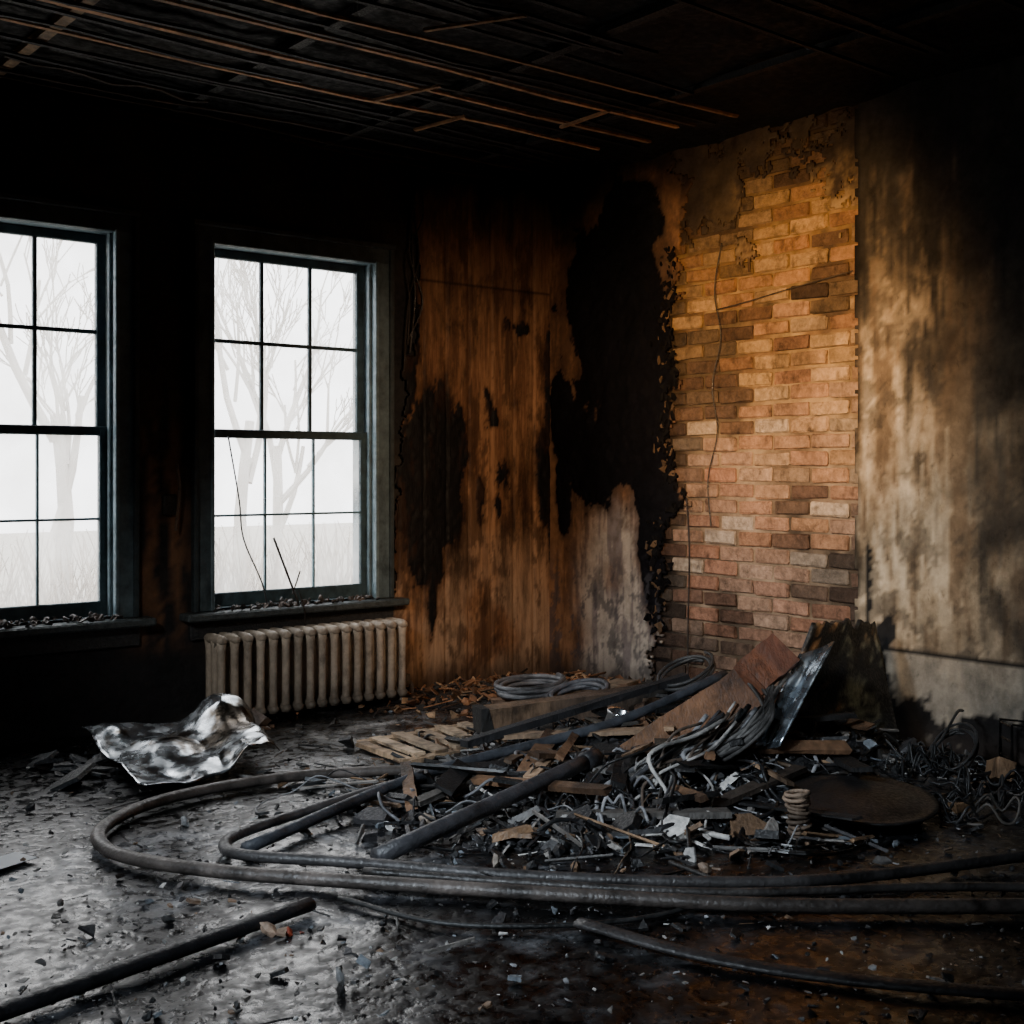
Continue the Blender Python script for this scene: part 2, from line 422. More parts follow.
# ------------------------------------------------------------------ ceiling
def c_ceil(x, y):
    n = fb(x, y, 70, 2); return mix((.008, .008, .009), (.018, .015, .013), sm(0, .5, n))
sheet('ceiling', lines([-7.45, .05], .06), lines([-8.05, .05], .06), lambda x, y: (x, y, H+.02*fb(x, y, 7, 4)), c_ceil, lambda a, b: True, M_ceil)
mb = MB()
def lath(x0, x1, y0, y1, col, w=.03):
    n = 8; P = [Vector((lerp(x0, x1, i/n), lerp(y0, y1, i/n)+U(-.012, .012), 2.955+U(-.01, .01))) for i in range(n+1)]
    for i in range(n): mb.bar(P[i], P[i+1]+(P[i+1]-P[i])*.03, w, .012, mul(col, U(.6, 1.3)), jit=.002)
for i in range(34):
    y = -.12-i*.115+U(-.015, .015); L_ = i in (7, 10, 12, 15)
    lit = (.50, .26, .12) if L_ else ((.05, .03, .018) if rnd.random() < .25 else (.008, .007, .007))  # picked laths painted bright as if lamplit, most others near black
    x0 = -6.5 if rnd.random() < .5 else U(-5, -3)
    x1 = U(-.6, -.4) if L_ or rnd.random() < .4 else U(-3.0, -.8)
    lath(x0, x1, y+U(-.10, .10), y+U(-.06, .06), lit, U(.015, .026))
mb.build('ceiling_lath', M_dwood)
mb = MB()
for x in (-6.2, -5.3, -4.3, -3.4, -2.55, -1.7, -.85):
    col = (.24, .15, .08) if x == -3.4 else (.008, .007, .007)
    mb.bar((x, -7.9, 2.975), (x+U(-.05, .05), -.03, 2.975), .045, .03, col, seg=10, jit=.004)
for (x, y, l, a) in ((-1.9, -1.2, .35, 2.0), (-1.5, -.9, .3, 1.9), (-1.0, -1.4, .3, 1.7), (-2.2, -2.1, .4, 2.2)):
    d = Vector((math.cos(a), math.sin(a), 0))*l/2
    mb.bar(Vector((x, y, 2.95))-d, Vector((x, y, 2.93))+d, .02, .012, (.36, .18, .08), jit=.002)
mb.build('ceiling_joist', M_dwood)

# ------------------------------------------------------------------ windows
def make_window(i, cx, hw):
    e = empty('window_%d' % i)
    BLU = (.115, .165, .19); DK = (.04, .055, .062)
    mb = MB(); B = lambda x0, x1, y0, y1, z0, z1, c, bv=.004: mb.box(((x0+x1)/2, (y0+y1)/2, (z0+z1)/2), (x1-x0, y1-y0, z1-z0), None, c, 0, bv)
    o = .105
    for s in (-1, 1):
        a, b = sorted((cx+s*hw, cx+s*(hw+o)))
        B(a, b, -.028, 0, WZ0-.01, WZ1+o, mul(BLU, .85) if s > 0 else mul(BLU, .6))  # right casing painted lighter than the left, as the light falls
        a2, b2 = sorted((cx+s*(hw+o-.022), cx+s*(hw+o+.004)))
        B(a2, b2, -.045, -.001, WZ0-.01, WZ1+o, DK)
        a2, b2 = sorted((cx+s*(hw-.006), cx+s*(hw+.014)))
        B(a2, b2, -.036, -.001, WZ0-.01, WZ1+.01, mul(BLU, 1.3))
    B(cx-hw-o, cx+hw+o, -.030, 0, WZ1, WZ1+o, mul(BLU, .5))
    B(cx-hw-o-.01, cx+hw+o+.01, -.055, 0, WZ1+o-.022, WZ1+o+.006, DK)
    mb.build('casing', M_paint, e)
    mb = MB()
    for s in (-1, 1):
        a, b = sorted((cx+s*hw, cx+s*(hw+.02)))
        B(a, b, 0, .22, WZ0-.02, WZ1+.02, mul(BLU, 1.2), .001)
        a, b = sorted((cx+s*(hw-.016), cx+s*hw))
        B(a, b, .02, .05, WZ0, WZ1, mul(BLU, 1.2), .003)
    B(cx-hw, cx+hw, 0, .22, WZ1, WZ1+.02, BLU, .001)
    B(cx-hw, cx+hw, 0, .26, WZ0-.02, WZ0, BLU, .001)
    mb.build('jamb', M_paint, e)
    def sash(nm, y0, z0, z1):
        nonlocal mb
        mb = MB(); y1 = y0+.035; w = .046; c = (.05, .085, .10)
        x0, x1 = cx-hw+.003, cx+hw-.003
        B(x0, x0+w, y0, y1, z0, z1, c); B(x1-w, x1, y0, y1, z0, z1, c)
        B(x0, x1, y0+.001, y1-.001, z1-.045, z1, c); B(x0, x1, y0+.001, y1-.001, z0, z0+(.07 if z0 < 1 else .035), c)
        thin = .010 if z0 > 1 else .006
        for k in (1, 2):
            xm = x0+w+(x1-x0-2*w)*k/3; B(xm-thin, xm+thin, y0+.006, y1-.006, z0+.01, z1-.01, c if z0 > 1 else mul(c, 2.5), .003)
        zm = (z0+z1)/2+.01; B(x0+.01, x1-.01, y0+.007, y1-.007, zm-thin, zm+thin, c if z0 > 1 else mul(c, 2.5), .003)
        mb.build(nm, M_paint, e)
        mb = MB(); mb.add([(x0+.01, y0+.02, z0+.01), (x1-.01, y0+.02, z0+.01), (x1-.01, y0+.02, z1-.01), (x0+.01, y0+.02, z1-.01)], [(0, 1, 2, 3)], (.5, .5, .5))
        mb.build(nm+'_glass', M_glass, e)
    sash('lower_sash', .055, WZ0, 1.46); sash('upper_sash', .095, 1.425, WZ1)
    mb = MB(); B(cx-hw-.17, cx+hw+.17, -.11, .03, WZ0-.05, WZ0-.012, (.06, .075, .08), .008)
    B(cx-hw-.12, cx+hw+.12, -.025, 0, WZ0-.15, WZ0-.05, (.03, .033, .036))
    for k in range(80):
        p = Vector((cx+U(-hw, hw), U(-.09, .03), WZ0-.002)); r = rnd.random()
        if r < .6: mb.shard(p, U(.008, .045), mul((.08, .06, .05), U(.2, 1.6)), Euler((U(-.9, .9), U(-.9, .9), U(0, 6))).to_matrix())
        else: mb.chunk(p+Vector((0, 0, .008)), U(.008, .03), mul((.06, .05, .045), U(.2, 1.5)))
    mb.build('sill', M_deb, e)
    return e
make_window(1, *WIN[1]); make_window(2, *WIN[0]); make_window(3, *WIN[2])

# ------------------------------------------------------------------ radiator
e = empty('radiator'); mb = MB(); x0, x1 = -2.36, -1.23; nsec = 16; sp = (x1-x0)/nsec
RC = (.48, .41, .33)
for i in range(nsec):
    xc = x0+(i+.5)*sp; c = mul(RC, U(.8, 1.08))
    for yy in (-.10, -.165, -.23):
        P = [(xc, yy, .03+.385*k/8) for k in range(9)]
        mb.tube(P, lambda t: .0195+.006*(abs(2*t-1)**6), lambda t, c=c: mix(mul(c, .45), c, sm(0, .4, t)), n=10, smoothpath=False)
    for zz, r in ((.412, .026), (.045, .026)):
        P = [(xc, -.078, zz-.012), (xc, -.09, zz+.002), (xc, -.13, zz+.006), (xc, -.2, zz+.006), (xc, -.24, zz+.002), (xc, -.252, zz-.012)]
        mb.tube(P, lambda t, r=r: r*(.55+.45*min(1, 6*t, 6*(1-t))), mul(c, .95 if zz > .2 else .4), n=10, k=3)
    if i in (0, nsec-1):
        for yy in (-.11, -.22): mb.tube([(xc, yy, .0), (xc, yy, .02), (xc, yy, .05)], lambda t: .02-.007*math.sin(t*3.1), mul(c, .4), n=8, k=3)
for zz in (.392, .055): mb.tube([(x0+.02, -.165, zz), (x1-.02, -.165, zz)], .022, mul(RC, .3), n=10)  # hubs darkened, shade of the gaps between sections put in the colour
mb.build('sections', M_rad, e, True)
mb = MB(); mb.tube([(x1-.02, -.165, .085), (x1+.05, -.165, .085), (x1+.07, -.165, .06), (x1+.07, -.165, 0)], .014, (.15, .12, .1))
mb.tube([(x1+.04, -.165, .085), (x1+.04, -.165, .13)], .018, (.12, .1, .08)); mb.build('valve', M_rad, e, True)

# ------------------------------------------------------------------ rubble mound
MG = [(.70, 4.95, .50, .42, .13), (1.2, 5.25, .36, .32, .24), (.35, 5.55, .6, .35, .08), (.25, 6.95, .75, .42, .09), (.9, 5.9, .4, .35, .10), (-.0, 4.75, .45, .35, .045), (1.7, 5.15, .22, .25, .05), (.3, 4.25, .4, .22, .03)]
def mound(lat, dep):
    h = 0
    for (a, b, sa, sb, k) in MG: h += k*math.exp(-((lat-a)/sa)**2-((dep-b)/sb)**2)
    return h
def ground(lat, dep):
    p = G(lat, dep); return max(.0, mound(lat, dep)*(1+.35*fb(p.x, p.y, 80, 5))-.012)
def inroom(p, m=.1): return p.x < -m and p.y < -m
HEAP = empty('rubble_heap')
mb = MB(); n = 120; la0, la1, d0, d1 = -1.3, 2.3, 3.7, 7.7; vs = []; cs = []; ok = []
for j in range(n+1):
    for i in range(n+1):
        la, de = lerp(la0, la1, i/n), lerp(d0, d1, j/n); p = G(la, de); h = ground(la, de)
        ok.append(inroom(p, .07) and mound(la, de) > .013)
        p.z = h+.012*fb(p.x, p.y, 82, 22)*(h > .01) - (.01 if h < .004 else 0); vs.append(p)
        cs.append(mix((.010, .010, .011), (.05, .045, .04), sm(0, .5, fb(p.x, p.y, 85, 6))))
fs = []
for j in range(n):
    for i in range(n):
        q = (j*(n+1)+i, j*(n+1)+i+1, (j+1)*(n+1)+i+1, (j+1)*(n+1)+i)
        if all(ok[k] for k in q): fs.append(q)
mb.add(vs, fs, cs); mb.build('mound', M_deb, HEAP, False)

PAL = [(.012, .012, .013)]*8+[(.04, .038, .04)]*3+[(.12, .115, .11), (.24, .22, .20), (.18, .11, .065), (.55, .53, .50), (.14, .16, .18)]
def scatter(name, N_, samp, size, pal, kinds=(.5, .5, 0), mat=None, tilt=.5, margin=.1, parent=None):
    mb = MB(); c_ = 0
    while c_ < N_:
        la, de = samp(); p = G(la, de)
        if not inroom(p, margin): c_ += 1; continue
        p.z = ground(la, de)+.004; s = size(); c = mul(rnd.choice(pal), U(.5, 1.4)); r = rnd.random()
        if r < kinds[0]: p.z += s*.15; mb.shard(p, s, c, Euler((U(-tilt, tilt), U(-tilt, tilt), U(0, 6.3))).to_matrix())
        elif r < kinds[0]+kinds[1]: p.z += s*.2; mb.chunk(p, s*.7, c)
        else:
            a = U(0, 6.3); l = s*U(2, 5); d = Vector((math.cos(a), math.sin(a), U(-.15, .25)))*l/2; p.z += abs(d.z)*.8+.005
            mb.bar(p-d, p+d, s*.22, s*.14, c, seg=3, jit=s*.04, twist=U(0, 3))
        c_ += 1
    return mb.build(name, mat or M_deb, parent)
g = rnd.gauss
SC = empty('floor_debris')
scatter('ash_flakes', 5200, lambda: (lambda d: (U(-.45, .45)*d, d))(2.7+4.6*rnd.random()**1.3), lambda: .003+.016*rnd.random()**4, PAL+[(.35, .35, .36)]*2, (.8, .2), parent=SC)
scatter('plaster_crumbs', 800, lambda: (lambda d: (U(-.45, .45)*d, d))(2.8+4*rnd.random()), lambda: .006+.035*rnd.random()**3, PAL, (.75, .15), parent=SC)
scatter('charred_rubble', 2600, lambda: (lambda m: (g(m[0], m[2]*.75), g(m[1], m[3]*.75)))(rnd.choice(MG[:3]+MG[4:])), lambda: .012+.04*rnd.random()**2, PAL, (.5, .25), tilt=1.0, parent=HEAP)
scatter('splinters', 380, lambda: (g(.5, .55), max(4.15, g(4.95, .5))), lambda: .03+.035*rnd.random(), PAL+[(.26, .16, .09)]*3, (0, 0), M_dwood, parent=HEAP)
scatter('large_fragments', 130, lambda: (g(.45, .5), max(4.2, g(4.95, .42))), lambda: .05+.07*rnd.random(), PAL+[(.22, .13, .07), (.18, .19, .2)], (.85, .1), M_deb, tilt=.7, parent=HEAP)
mb = MB()
for k in range(70):
    la, de = g(.5, .42), g(5.1, .35); p = G(la, de)
    if not inroom(p, .35) or de < 4.35: continue
    a = U(0, 6.3) if k % 3 else U(.3, .9); l = U(.18, .6); p.z = ground(la, de)+.03+U(0, .06); d = Vector((math.cos(a), math.sin(a), U(-.1, .2)))*l/2
    c = rnd.choice([(.22, .12, .065), (.36, .23, .14), (.016, .015, .015), (.016, .015, .015), (.016, .015, .015), (.10, .08, .06), (.2, .2, .2)])
    mb.bar(p-d, p+d, U(.025, .075), U(.008, .022), [c, mul(c, .6), mul(c, .25)], seg=6, jit=.003, twist=U(-.5, .5))
mb.build('broken_slats', M_dwood, HEAP)
scatter('scorched_bark_chips', 900, lambda: (g(.15, .42), g(6.85, .32)), lambda: .02+.035*rnd.random(), [(.30, .14, .065), (.20, .09, .04), (.36, .22, .12), (.08, .04, .02), (.03, .025, .02)], (.75, .05), M_dwood, tilt=.9)

# ------------------------------------------------------------------ long hoses
def hose(name, pts, r, col, z=.03, flat=.8, mat=None):
    mb = MB(); P = []
    for p in pts:
        la, de = p[0], p[1]; zz = p[2] if len(p) > 2 else max(z, ground(la, de)+r*.8)
        P.append(G(la, de, zz))
    mb.tube(P, r, lambda t: mul(col, (.8+.5*noise.noise(Vector((t*40, 0, r*100))))*(1-.55*sm(.65, 1, t))), n=10, k=10, flat=flat)
    return mb.build(name, mat or M_rubber, None, True)
hose('rubber_hose', [(.75, 5.3), (.2, 5.20), (-.254, 5.12), (-.574, 5.06), (-.847, 4.99), (-1.123, 4.81), (-1.323, 4.57), (-1.395, 4.28), (-1.33, 4.06), (-1.163, 3.91), (-.888, 3.80), (-.634, 3.74), (-.181, 3.65), (.251, 3.57), (.807, 3.50), (1.7, 3.5)], .026, (.15, .125, .11))
hose('rubber_hose', [(.35, 5.35), (-.175, 5.15), (-.4375, 4.88), (-.696, 4.53), (-.90, 4.22), (-.935, 4.07), (-.845, 3.96), (-.504, 3.89), (-.036, 3.77), (.557, 3.70), (1.011, 3.74), (1.75, 4.0)], .022, (.075, .07, .07))
hose('rubber_hose', [(1.9, 3.62), (1.3, 3.66), (.6, 3.61), (.0, 3.70), (-.45, 3.80)], .016, (.05, .045, .042))
hose('rubber_hose', [(-.5, 3.62), (-.2, 3.42), (.15, 3.40), (.45, 3.50), (.62, 3.72), (.5, 3.95)], .009, (.03, .03, .03), .012)
mb = MB(); mb.tube([G(.93, 5.45, .36), G(.40, 5.2, .19), G(-.32, 4.88, .07), G(-.86, 4.03, .03)], .022, (.05, .055, .065), n=8, k=8)
mb.build('steel_conduit', M_rubber, None, True)
mb = MB(); mb.tube([G(.30, 4.75, .15), G(-.426, 3.92, .035)], .029, (.045, .045, .05), n=12)
mb.tube([G(.32, 4.78, .154), G(.27, 4.72, .144)], .036, (.04, .04, .045), n=12, k=2)
mb.build('cast_iron_pipe', M_rubber, None, True)
mb = MB(); mb.tube([G(-1.30, 2.65, .025), G(-.95, 3.07, .025), G(-.57, 3.53, .025)], .028, (.016, .016, .018), n=8, flat=.7); mb.build('charred_pipe', M_rubber, None, True)
mb = MB(); mb.tube([G(.18, 3.40, .02), G(.478, 3.18, .015), G(.82, 3.03, .015), G(1.4, 2.9, .015)], .028, (.035, .032, .032), n=8, k=10, flat=.4)
mb.build('rubber_strip', M_rubber, None, True)
# ------------------------------------------------------------------ timbers and boards
mb = MB(); a, b = G(-.13, 5.62, .13), G(.86, 5.95, .20)
mb.bar(a, b, .11, .10, [(.20, .125, .075), (.12, .08, .055), (.04, .035, .03)], seg=8, jit=.005); mb.bar(a-(b-a)*.03, a+(b-a)*.02, .12, .11, (.02, .018, .016), jit=.006)
mb.build('burnt_timber', M_dwood)
mb = MB(); mb.bar(G(-.2, 5.25, .10), G(.8, 5.75, .30), .05, .03, (.02, .02, .022), seg=8, jit=.003)
mb.bar(G(.1, 6.2, .1), G(.95, 5.6, .22), .06, .03, (.16, .10, .06), seg=8, jit=.004)
mb.bar(G(-.1, 6.35, .07), G(.6, 6.5, .12), .08, .025, (.22, .13, .08), seg=8, jit=.004)
mb.bar(G(.3, 6.2, .12), G(.62, 6.7, .12), .12, .02, (.3, .23, .16), seg=4, jit=.004)
mb.bar(G(.0, 5.0, .07), G(.45, 5.5, .14), .05, .02, (.2, .14, .09), seg=4, jit=.004)
mb.bar(G(-.35, 4.5, .05), G(.1, 5.1, .1), .04, .02, (.10, .09, .08), seg=4, jit=.004)
mb.bar(G(.7, 4.45, .05), G(1.1, 4.75, .12), .06, .02, (.06, .045, .035), seg=4, jit=.004)
mb.bar(G(.15, 4.35, .05), G(.75, 4.3, .07), .06, .02, (.10, .09, .08), seg=4, jit=.004)
mb.bar(G(-.05, 5.35, .11), G(.62, 5.05, .20), .07, .018, (.24, .16, .10), seg=6, jit=.004)
mb.bar(G(.1, 4.95, .12), G(.5, 4.6, .12), .09, .015, (.20, .19, .18), seg=4, jit=.005)
mb.build('fallen_lath_boards', M_dwood)
def board(name, a, b, w, t, col, nrm, mat=M_dwood, seg=8, jit=.006):
    mb = MB(); mb.bar(a, b, w, t, col, up=nrm, seg=seg, jit=jit); return mb.build(name, mat)
vn = (G(0, -1, .0)-G(0, 0, 0)+Vector((0, 0, .55))).normalized()
board('broken_board', G(.46, 4.86, .10), G(1.00, 4.95, .43), .17, .028, [(.17, .085, .042), (.22, .105, .052), (.14, .07, .04)], vn)
board('broken_board', G(.93, 4.93, .42), G(1.08, 4.98, .53), .15, .05, [(.15, .058, .03), (.10, .04, .025)], vn)
board('broken_board', G(.60, 4.70, .05), G(1.0, 5.0, .30), .07, .02, [(.12, .08, .05), (.05, .035, .03)], vn)
mb = MB(); Q = [G(.93, 4.84, .17), G(1.02, 4.80, .18), G(1.27, 4.96, .56), G(1.15, 5.03, .50)]; vs = []; n = 10
for j in range(n+1):
    for i in range(n+1):
        u_, v_ = i/n, j/n; p = Q[0].lerp(Q[1], u_).lerp(Q[3].lerp(Q[2], u_), v_)
        p = p+vn*(.03*abs(u_-.5)*2+.012*fb(u_, v_, 3, 3)); vs.append(p)
mb.add(vs, [(j*(n+1)+i, j*(n+1)+i+1, (j+1)*(n+1)+i+1, (j+1)*(n+1)+i) for j in range(n) for i in range(n)], (.48, .56, .64))
ob = mb.build('bent_metal_flashing', M_metal, None, True); m = ob.modifiers.new('t', 'SOLIDIFY'); m.thickness = .006
mb = MB(); Q = [G(1.00, 4.98, .10), G(1.66, 5.32, .04), G(1.60, 5.50, .58), G(1.24, 5.12, .62)]; vs = []; cs = []; n = 28
for j in range(n+1):
    for i in range(n+1):
        u_, v_ = i/n, j/n; p = Q[0].lerp(Q[1], u_).lerp(Q[3].lerp(Q[2], u_), v_)
        p = p+vn*(.04*fb(u_, v_, 5, 2.0))+Vector((0, 0, .03*fr(u_, 0, 2, 4)*v_)); vs.append(p)
        cs.append(mix((.010, .010, .010), mix((.12, .12, .085), (.24, .13, .06), sm(.0, .3, fb(u_, v_, 19, 2))), sm(.05, .4, fr(u_, v_, 9, 2.5))))
mb.add(vs, [(j*(n+1)+i, j*(n+1)+i+1, (j+1)*(n+1)+i+1, (j+1)*(n+1)+i) for j in range(n) for i in range(n)], cs)
ob = mb.build('charred_panel', M_deb, None, True); m = ob.modifiers.new('t', 'SOLIDIFY'); m.thickness = .015
# crumpled metal sheet at left
mb = MB(); vs = []; cs = []; n = 46; A = [G(-1.90, 5.52), G(-1.20, 5.70), G(-.95, 5.12), G(-1.38, 4.70)]
for j in range(n+1):
    for i in range(n+1):
        u_, v_ = i/n, j/n; p = A[3].lerp(A[2], u_).lerp(A[0].lerp(A[1], u_), v_)
        roll = sm(.55, .80, u_)*sm(1.08, .9, u_)
        tri = lambda q: abs((q % 1)-.5)*2
        p.z = .02+.07*v_+.11*roll*(.75+.25*math.sin(v_*7+1))+.035*tri(u_*1.7+v_*.8)+.025*tri(v_*2.1-u_*1.3+.3)+.012*fb(u_, v_, 14, 3, 3)
        p += Vector((.02*fb(u_, v_, 22, 3), .02*fb(u_, v_, 25, 3), 0)); vs.append(p)
        cs.append(mix((.50, .54, .58), (.12, .10, .08), sm(-.05, .35, fr(u_, v_, 31, 2.5)+(u_-.55)*.8)))
mb.add(vs, [(j*(n+1)+i, j*(n+1)+i+1, (j+1)*(n+1)+i+1, (j+1)*(n+1)+i) for j in range(n) for i in range(n)], cs)
ob = mb.build('crumpled_metal_sheet', M_metal, None, True); m = ob.modifiers.new('t', 'SOLIDIFY'); m.thickness = .004
mb = MB()
for k in range(22):
    p = G(g(-1.82, .14), g(5.15, .12), .03); mb.shard(p, U(.04, .12), mul((.03, .033, .036), U(.3, 1.5)), Euler((U(-.4, .4), U(-.4, .4), U(0, 6))).to_matrix(), .08)
for k in range(9):
    p = G(g(-1.25, .12), 5.72+U(0, .1), .07); mb.shard(p, U(.06, .12), mul((.14, .08, .05), U(.3, 1.2)), Euler((U(-.7, .7), U(-.7, .7), U(0, 6))).to_matrix(), .1)
mb.build('torn_roofing_felt', M_deb)
mb = MB(); a = G(-.68, 5.62); b = G(-.20, 6.02); c = G(-.02, 5.65); d = G(-.44, 5.28)
for (p, q) in ((a, b), (d, c), (a, d)): mb.bar(p+Vector((0, 0, .02)), q+Vector((0, 0, .02)), .05, .02, (.42, .29, .18), seg=4, jit=.003)
for k in range(5):
    t = .12+.8*k/4; mb.bar(a.lerp(b, t)+Vector((0, 0, .038)), d.lerp(c, t)+Vector((0, 0, .038)), .06, .014, mul((.54, .40, .27), U(.6, 1.2)), seg=3, jit=.004)
mb.build('wooden_slat_frame', M_dwood)
# ------------------------------------------------------------------ cables
def cable(mb, start, ang, L_, r, col, curl=1.0, lift=.03, n=14):
    la, de = start; P = []; a = ang; da = U(-curl, curl)*.3; st = L_/n
    for i in range(n+1):
        p = G(la, de); p.x = min(p.x, -.12); p.y = min(p.y, -.12)
        p.z = ground(la, de)+r+lift*abs(fb(i*.35, ang, start[0]*9, 1.3)); P.append(p)
        la += math.cos(a)*st; de += math.sin(a)*st; da += U(-curl, curl)*.25; da *= .85; a += da
    mb.tube(P, r, col, n=6, k=4)
TG = empty('cable_tangle')
mb = MB()
for k in range(110):
    c0 = rnd.choice([(.7, 4.95), (.5, 4.8), (1.0, 5.0), (.3, 5.3), (.2, 4.6)])
    cable(mb, (g(c0[0], .22), g(c0[1], .2)), U(0, 6.3), U(.4, 1.3), rnd.choice([.003, .004, .006, .008]), rnd.choice([(.012, .012, .013)]*4+[(.16, .16, .17), (.30, .30, .31), (.12, .08, .05)]), 2.4, .09)
mb.build('loose_wires', M_rubber, TG, True)
mb = MB()
for k in range(28):
    l0 = U(.50, .80); d0 = U(4.66, 4.84); l1 = l0-U(.0, .3); d1 = U(4.2, 4.55)
    P = [G(l0+.22, d0+.08, .30+U(-.08, .05)), G(l0+.1, d0, .21+U(-.03, .05)), G(lerp(l0, l1, .3)+U(-.05, .05), d0-.1, .17+U(-.03, .04)), G(lerp(l0, l1, .6)+U(-.08, .08), (d0+d1)/2, .10+U(-.02, .05)), G(l1+U(-.05, .05), d1, .04), G(l1+U(-.15, .2), d1-U(0, .12), .03), G(l1+U(-.25, .3), d1+U(-.1, .1), .03)]
    mb.tube(P, rnd.choice([.005, .006, .008, .010]), rnd.choice([(.30, .30, .31), (.50, .48, .45), (.06, .06, .065), (.015, .015, .015), (.015, .015, .015), (.12, .09, .07)]), n=7, k=6)
for k in range(9):
    P = [G(1.10-.02*k+U(-.03, .03), 4.96, .44), G(.98+U(-.04, .04), 4.80, .32), G(.82+U(-.06, .06), 4.72, .20), G(.6+U(-.1, .1), 4.66, .11)]
    mb.tube(P, .008, mul((.10, .095, .09), U(.2, 1.8)), n=7)
mb.build('drooping_cables', M_rubber, TG, True)
def coil(name, la, de, z, R, r, turns, col, tilt=.1, pitch=.012, mat=None):
    mb = MB(); o = G(la, de, z); P = []; n = int(turns*24)
    for i in range(n+1):
        a = 2*math.pi*i/24; rr = R*(1+.08*math.sin(i*.37)); P.append(o+Vector((rr*math.cos(a), rr*math.sin(a), pitch*i/24+tilt*rr*math.cos(a))))
    mb.tube(P, r, col, n=7, smoothpath=False); return mb.build(name, mat or M_rubber, None, True)
coil('cable_coil', .10, 6.35, .12, .17, .012, 5, (.16, .16, .165), .08)
coil('cable_coil', .32, 6.05, .14, .14, .012, 4, (.12, .12, .13), .25)
coil('cable_coil', .80, 5.75, .30, .12, .008, 3, (.05, .05, .05), .5)
coil('cable_coil', 1.05, 5.55, .30, .10, .005, 3, (.26, .15, .08), .9)
e = empty('burnt_coil_spring')
mb = MB(); o = G(.965, 4.22, .0)
for k in range(10):
    zz = .02+k*.0155; R_ = (.030 if k < 8 else .042)*U(.88, 1.12); dx, dy = U(-.006, .006), U(-.006, .006)
    P = [o+Vector((R_*math.cos(a*.3142)+dx, R_*math.sin(a*.3142)+dy, zz+.005*math.sin(a*.3142+k))) for a in range(21)]
    mb.tube(P, .007, mul((.12, .085, .06) if k < 8 else (.24, .17, .12), U(.4, 1.3)), n=7, smoothpath=False)
mb.build('rings', M_dwood, e, True)
mb = MB(); o = G(.965, 4.22, .012)
for R_ in (.21, .19, .13): mb.tube([o+Vector((R_*math.cos(a*.2618), R_*math.sin(a*.2618), .004)) for a in range(25)], .006, (.035, .035, .035), n=6, smoothpath=False)
for a in range(10):
    q = a*.628; mb.tube([o+Vector((.04*math.cos(q), .04*math.sin(q), .004)), o+Vector((.2*math.cos(q), .2*math.sin(q), .004))], .004, (.03, .03, .03), n=6, k=2)
mb.build('wire_base', M_metal, e)
def revolve(name, o, prof, col, mat, n=36, tilt=(0, 0)):
    mb = MB(); vs = []; R = Euler((tilt[0], tilt[1], 0)).to_matrix()
    for (r, z) in prof:
        for i in range(n):
            a = 2*math.pi*i/n; vs.append(o+R@Vector((r*math.cos(a), r*math.sin(a), z)))
    m = len(prof); fs = [(j*n+i, j*n+(i+1) % n, (j+1)*n+(i+1) % n, (j+1)*n+i) for j in range(m-1) for i in range(n)]
    fs.append(tuple((m-1)*n+i for i in range(n))); mb.add(vs, fs, col); return mb.build(name, mat, None, True)
revolve('charred_basin', G(1.26, 4.50, .005), [(.20, 0), (.24, .05), (.262, .06), (.262, .068), (.24, .066), (.22, .062), (.19, .072), (.12, .085), (.03, .088)], (.014, .013, .013), M_rubber, 40, (.07, -.05))
revolve('tin_can', G(.44, 5.32, .13), [(.055, 0), (.058, .005), (.056, .09), (.06, .095), (.056, .098), (.05, .09), (.049, .02)], (.7, .71, .72), M_metal, 24, (.25, .1))
revolve('tin_can', G(.62, 5.2, .17), [(.045, 0), (.047, .005), (.046, .08), (.049, .083), (.045, .085), (.041, .08), (.04, .02)], (.4, .4, .41), M_metal, 24, (1.2, .6))
e = empty('bent_wire_rack'); mb = MB()
o = G(2.02, 5.05)
ex = (G(1, 0)-G(0, 0)).normalized(); ey = (G(0, 1)-G(0, 0)).normalized()
for dd in (0, .12):
    P = [o+ey*dd, o+ey*dd+Vector((0, 0, .22)), o+ey*dd+ex*.2+Vector((0, 0, .20)), o+ey*dd+ex*.2]
    mb.tube(P, .007, (.12, .12, .12), n=6, smoothpath=False)
for zz in (.08, .15, .21): mb.tube([o+Vector((0, 0, zz)), o+ey*.12+Vector((0, 0, zz))], .005, (.1, .1, .1), n=6)
mb.build('frame', M_metal, e)
coil('cable_coil', 1.78, 5.05, .09, .09, .005, 4, (.05, .05, .05), .9)
mb = MB(); mb.box(G(1.93, 4.95, .06), (.13, .07, .08), Euler((.3, .3, .9)).to_matrix(), (.30, .18, .10), .006, .004); mb.build('wood_offcut', M_dwood)
mb = MB()
for k in range(26): cable(mb, (g(1.75, .18), g(4.9, .2)), U(0, 6.3), U(.3, .8), rnd.choice([.003, .004, .005]), rnd.choice([(.015, .015, .016), (.02, .02, .022), (.04, .04, .04), (.10, .09, .08)]), 2.2, .12)
mb.tube([G(1.93, 5.35, .22), G(1.85, 5.2, .24), G(1.75, 5.1, .15), G(1.6, 5.0, .04)], .006, (.05, .05, .05))
mb.build('burnt_wiring', M_rubber, None, True)
mb = MB(); o = G(-1.60, 3.96, .012); r = Euler((.03, .02, .4)).to_matrix()
mb.box(o, (.15, .10, .002), r, (.8, .82, .84)); mb.build('paper_sheet', M_ext)
mb = MB()
